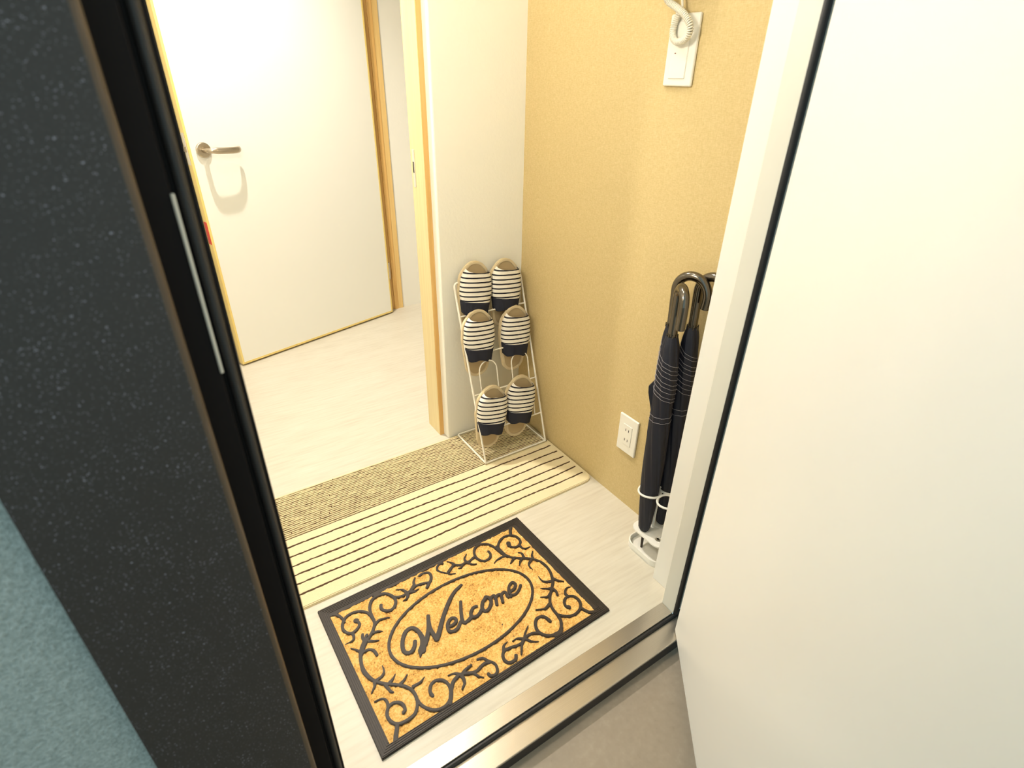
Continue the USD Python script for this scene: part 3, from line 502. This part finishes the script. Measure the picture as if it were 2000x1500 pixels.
# ------------------------------------------------------------------ umbrella stand and umbrellas
st = thing('umbrella_stand', 'white metal umbrella stand with wire rings beside the door frame', 'umbrella stand', (0.945, 0.685, 0))
tray = sbox(0.892, 0.624, 1.002, 0.746).buffer(-0.032).buffer(0.032, quad_segs=10)
obj('tray', cat_(extr(tray, 0.0005, 0.004), extr(tray.difference(tray.buffer(-0.0035)), 0.003, 0.020), extr(tray.buffer(-0.0008).difference(tray.buffer(-0.0027)), 0.019, 0.0208)), M['stand_white'], st, smooth=40)
plate = sbox(0.899, 0.632, 0.999, 0.741).buffer(-0.024).buffer(0.024, quad_segs=10)
UB = dict(A=(0.9195, 0.7045), B=(0.9600, 0.7300), C=(0.981, 0.700))
holes = [UB['A'], UB['B'], UB['C'], (0.926, 0.660)]
RINGS = [(0.9224, 0.7128, 0.0285), (0.9650, 0.7340, 0.0260), (0.9760, 0.6920, 0.0270), (0.930, 0.6560, 0.027)]
hh = unary_union([Point(*h).buffer(0.0085, quad_segs=8) for h in holes])
obj('holed_plate', extr(plate.difference(hh), 0.064, 0.068), M['stand_white'], st, smooth=False)
obj('post', tube([(0.9495, 0.702, 0.003), (0.9495, 0.702, 0.199)], 0.003, 10), M['stand_white'], st, smooth=60)
for x, y, r in RINGS:
    obj('ring', tube([(x + r * math.cos(t), y + r * math.sin(t), 0.199 + 0.002 * math.sin(2 * t)) for t in np.linspace(0, 2 * math.pi, 33)[:-1]], 0.0030, 8, closed=True), M['stand_white'], st, smooth=60)

def umbrella(base, top, hook, hr, label, rmax, seed, flap=False, h_end=0.075, hs=0.082, z_c0=0.0665):
    """base: tip; top: where handle and cloth meet; hook: horizontal direction of the crook."""
    base, top = np.array(base, float), np.array(top, float); ax = (top - base) / np.linalg.norm(top - base); L = np.linalg.norm(top - base); r_ = np.random.default_rng(seed)
    at = lambda s: base + ax * s
    u = thing('umbrella', label, 'umbrella', base, group='dark stick umbrellas in the stand')
    obj('ferrule', tube([at(0.0), at(0.055)], [0.0032, 0.0042], 12), M['dark_metal'], u, smooth=50)
    obj('tip_cap', lathe([(0.0045, 0), (0.0085, 0.35), (0.0080, 1)], at(0.040), at(0.070), 20), M['rubber_black'], u, smooth=40)
    s0, s1 = z_c0, L - 0.004
    prof = [(0.0125, 0), (0.0150, 0.01), (0.0175, 0.06), (0.021, 0.14), (0.0245, 0.25), (0.0255, 0.40), (0.0262, 0.55), (0.0235, 0.68), (0.0255, 0.76), (0.0235, 0.88), (0.0190, 0.96), (0.013, 1.0)]
    tt = np.array([p[1] for p in prof]); rr = np.array([p[0] for p in prof]) * rmax / 0.026
    ts = np.linspace(0, 1, 90); fine = [(float(np.interp(t, tt, rr)), float(t)) for t in ts]
    def lob(th, t):
        x = 2 * np.pi * (th * 8 / (2 * np.pi) + t * 3.2 + seed * 0.37)
        return 1.0 + 0.038 * (np.sin(x) + 0.40 * np.sin(2 * x) + 0.2 * np.sin(3 * x))
    obj('canopy', lathe(fine, at(s0), at(s1), 144, lob), M['umbrella_cloth'], u, smooth=40, label='rolled dark navy cloth')
    a1 = np.cross(ax, [0, 1, 0.01]); a1 /= np.linalg.norm(a1); a2 = np.cross(ax, a1)
    def surf(th, t, k=1.0):
        return at(s0 + (s1 - s0) * t) + (np.interp(t, tt, rr) * float(lob(np.array([th]), t)[0]) * 1.02 + 0.0006) * k * (math.cos(th) * a1 + math.sin(th) * a2)
    for k in range(9):
        tl = 0.945 - 0.021 * k + r_.uniform(-0.004, 0.004)
        pts = [surf(-1.0 + 3.3 * f, tl - 0.085 * (1 - math.exp(-1.8 * f))) for f in np.linspace(0, 1, 30)]
        obj('piping', tube(np.array(pts), 0.00042, 5), M['grey_thread'], u, smooth=60)
    strap = [surf(t, 0.615) for t in np.linspace(0, 2 * np.pi, 33)[:-1]]; strap2 = [surf(t, 0.640) for t in np.linspace(0, 2 * np.pi, 33)[:-1]]
    obj('strap_edge', tube(np.array(strap), 0.00045, 5, closed=True), M['grey_thread'], u, smooth=60)
    obj('strap_edge', tube(np.array(strap2), 0.00045, 5, closed=True), M['grey_thread'], u, smooth=60)
    for k in range(8):
        th_ = k * math.pi / 4; c = at(s1 - 0.004) + 0.0125 * (math.cos(th_) * a1 + math.sin(th_) * a2)
        obj('rib_tip', tube([c, c + ax * 0.010], [0.0016, 0.0012], 6), M['gunmetal'], u, smooth=60)
    if flap:
        c = at(s0 + (s1 - s0) * 0.715); out = np.array([-0.60, 0.80, 0.0]); out /= np.linalg.norm(out)
        tri = np.array([c + out * 0.018 + ax * 0.055, c + out * 0.037 + ax * 0.026, c + out * 0.036 + ax * 0.010, c + out * 0.018 - ax * 0.065])
        n = np.cross(out, ax) * 0.0022; v = np.vstack([tri + n * 2.2, tri - n, c + out * 0.010 + ax * 0.03 + n * 4, c + out * 0.010 + ax * 0.0])
        obj('loose_fold', trimesh.Trimesh(v, [(0, 1, 2), (0, 2, 3), (4, 6, 5), (4, 7, 6), (0, 4, 5), (0, 5, 1), (1, 5, 6), (1, 6, 2), (2, 6, 7), (2, 7, 3), (0, 3, 8), (4, 9, 7), (3, 7, 9), (0, 8, 9), (0, 9, 4), (3, 9, 8)], process=False), M['umbrella_cloth'], u, smooth=False, label='loose fold of cloth')
    hk = np.array([hook[0], hook[1], 0.0]); hk /= np.linalg.norm(hk)
    c = top + ax * hs + hk * hr
    pts = [top - ax * 0.006, top + ax * 0.03, top + ax * 0.06] + [c - hk * hr * math.cos(t) + ax * hr * math.sin(t) for t in np.linspace(0, math.pi, 19)] + [c + hk * hr - ax * h_end * 0.45 - hk * 0.001, c + hk * hr - ax * h_end - hk * 0.003]
    pts = np.array(pts); obj('crook_handle', tube(pts, 0.0104, 18), M['gunmetal'], u, smooth=60, label='polished gunmetal crook handle')
    return u
umbrella((*UB['A'], 0.005), (0.9300, 0.7350, 0.640), (-0.60, -0.80), 0.030, 'dark navy stick umbrella nearest the camera, crook facing the door', 0.0262, 3, flap=True, h_end=0.052, hs=0.088)
umbrella((*UB['B'], 0.005), (0.9500, 0.7585, 0.655), (0.25, -0.97), 0.037, 'dark stick umbrella hidden behind the nearest one, wide crook turned right', 0.0225, 5, h_end=0.028)
umbrella((*UB['C'], 0.005), (0.9790, 0.7220, 0.657), (0.02, -1.0), 0.040, 'dark navy stick umbrella half hidden by the white door frame', 0.0245, 8, h_end=0.038)
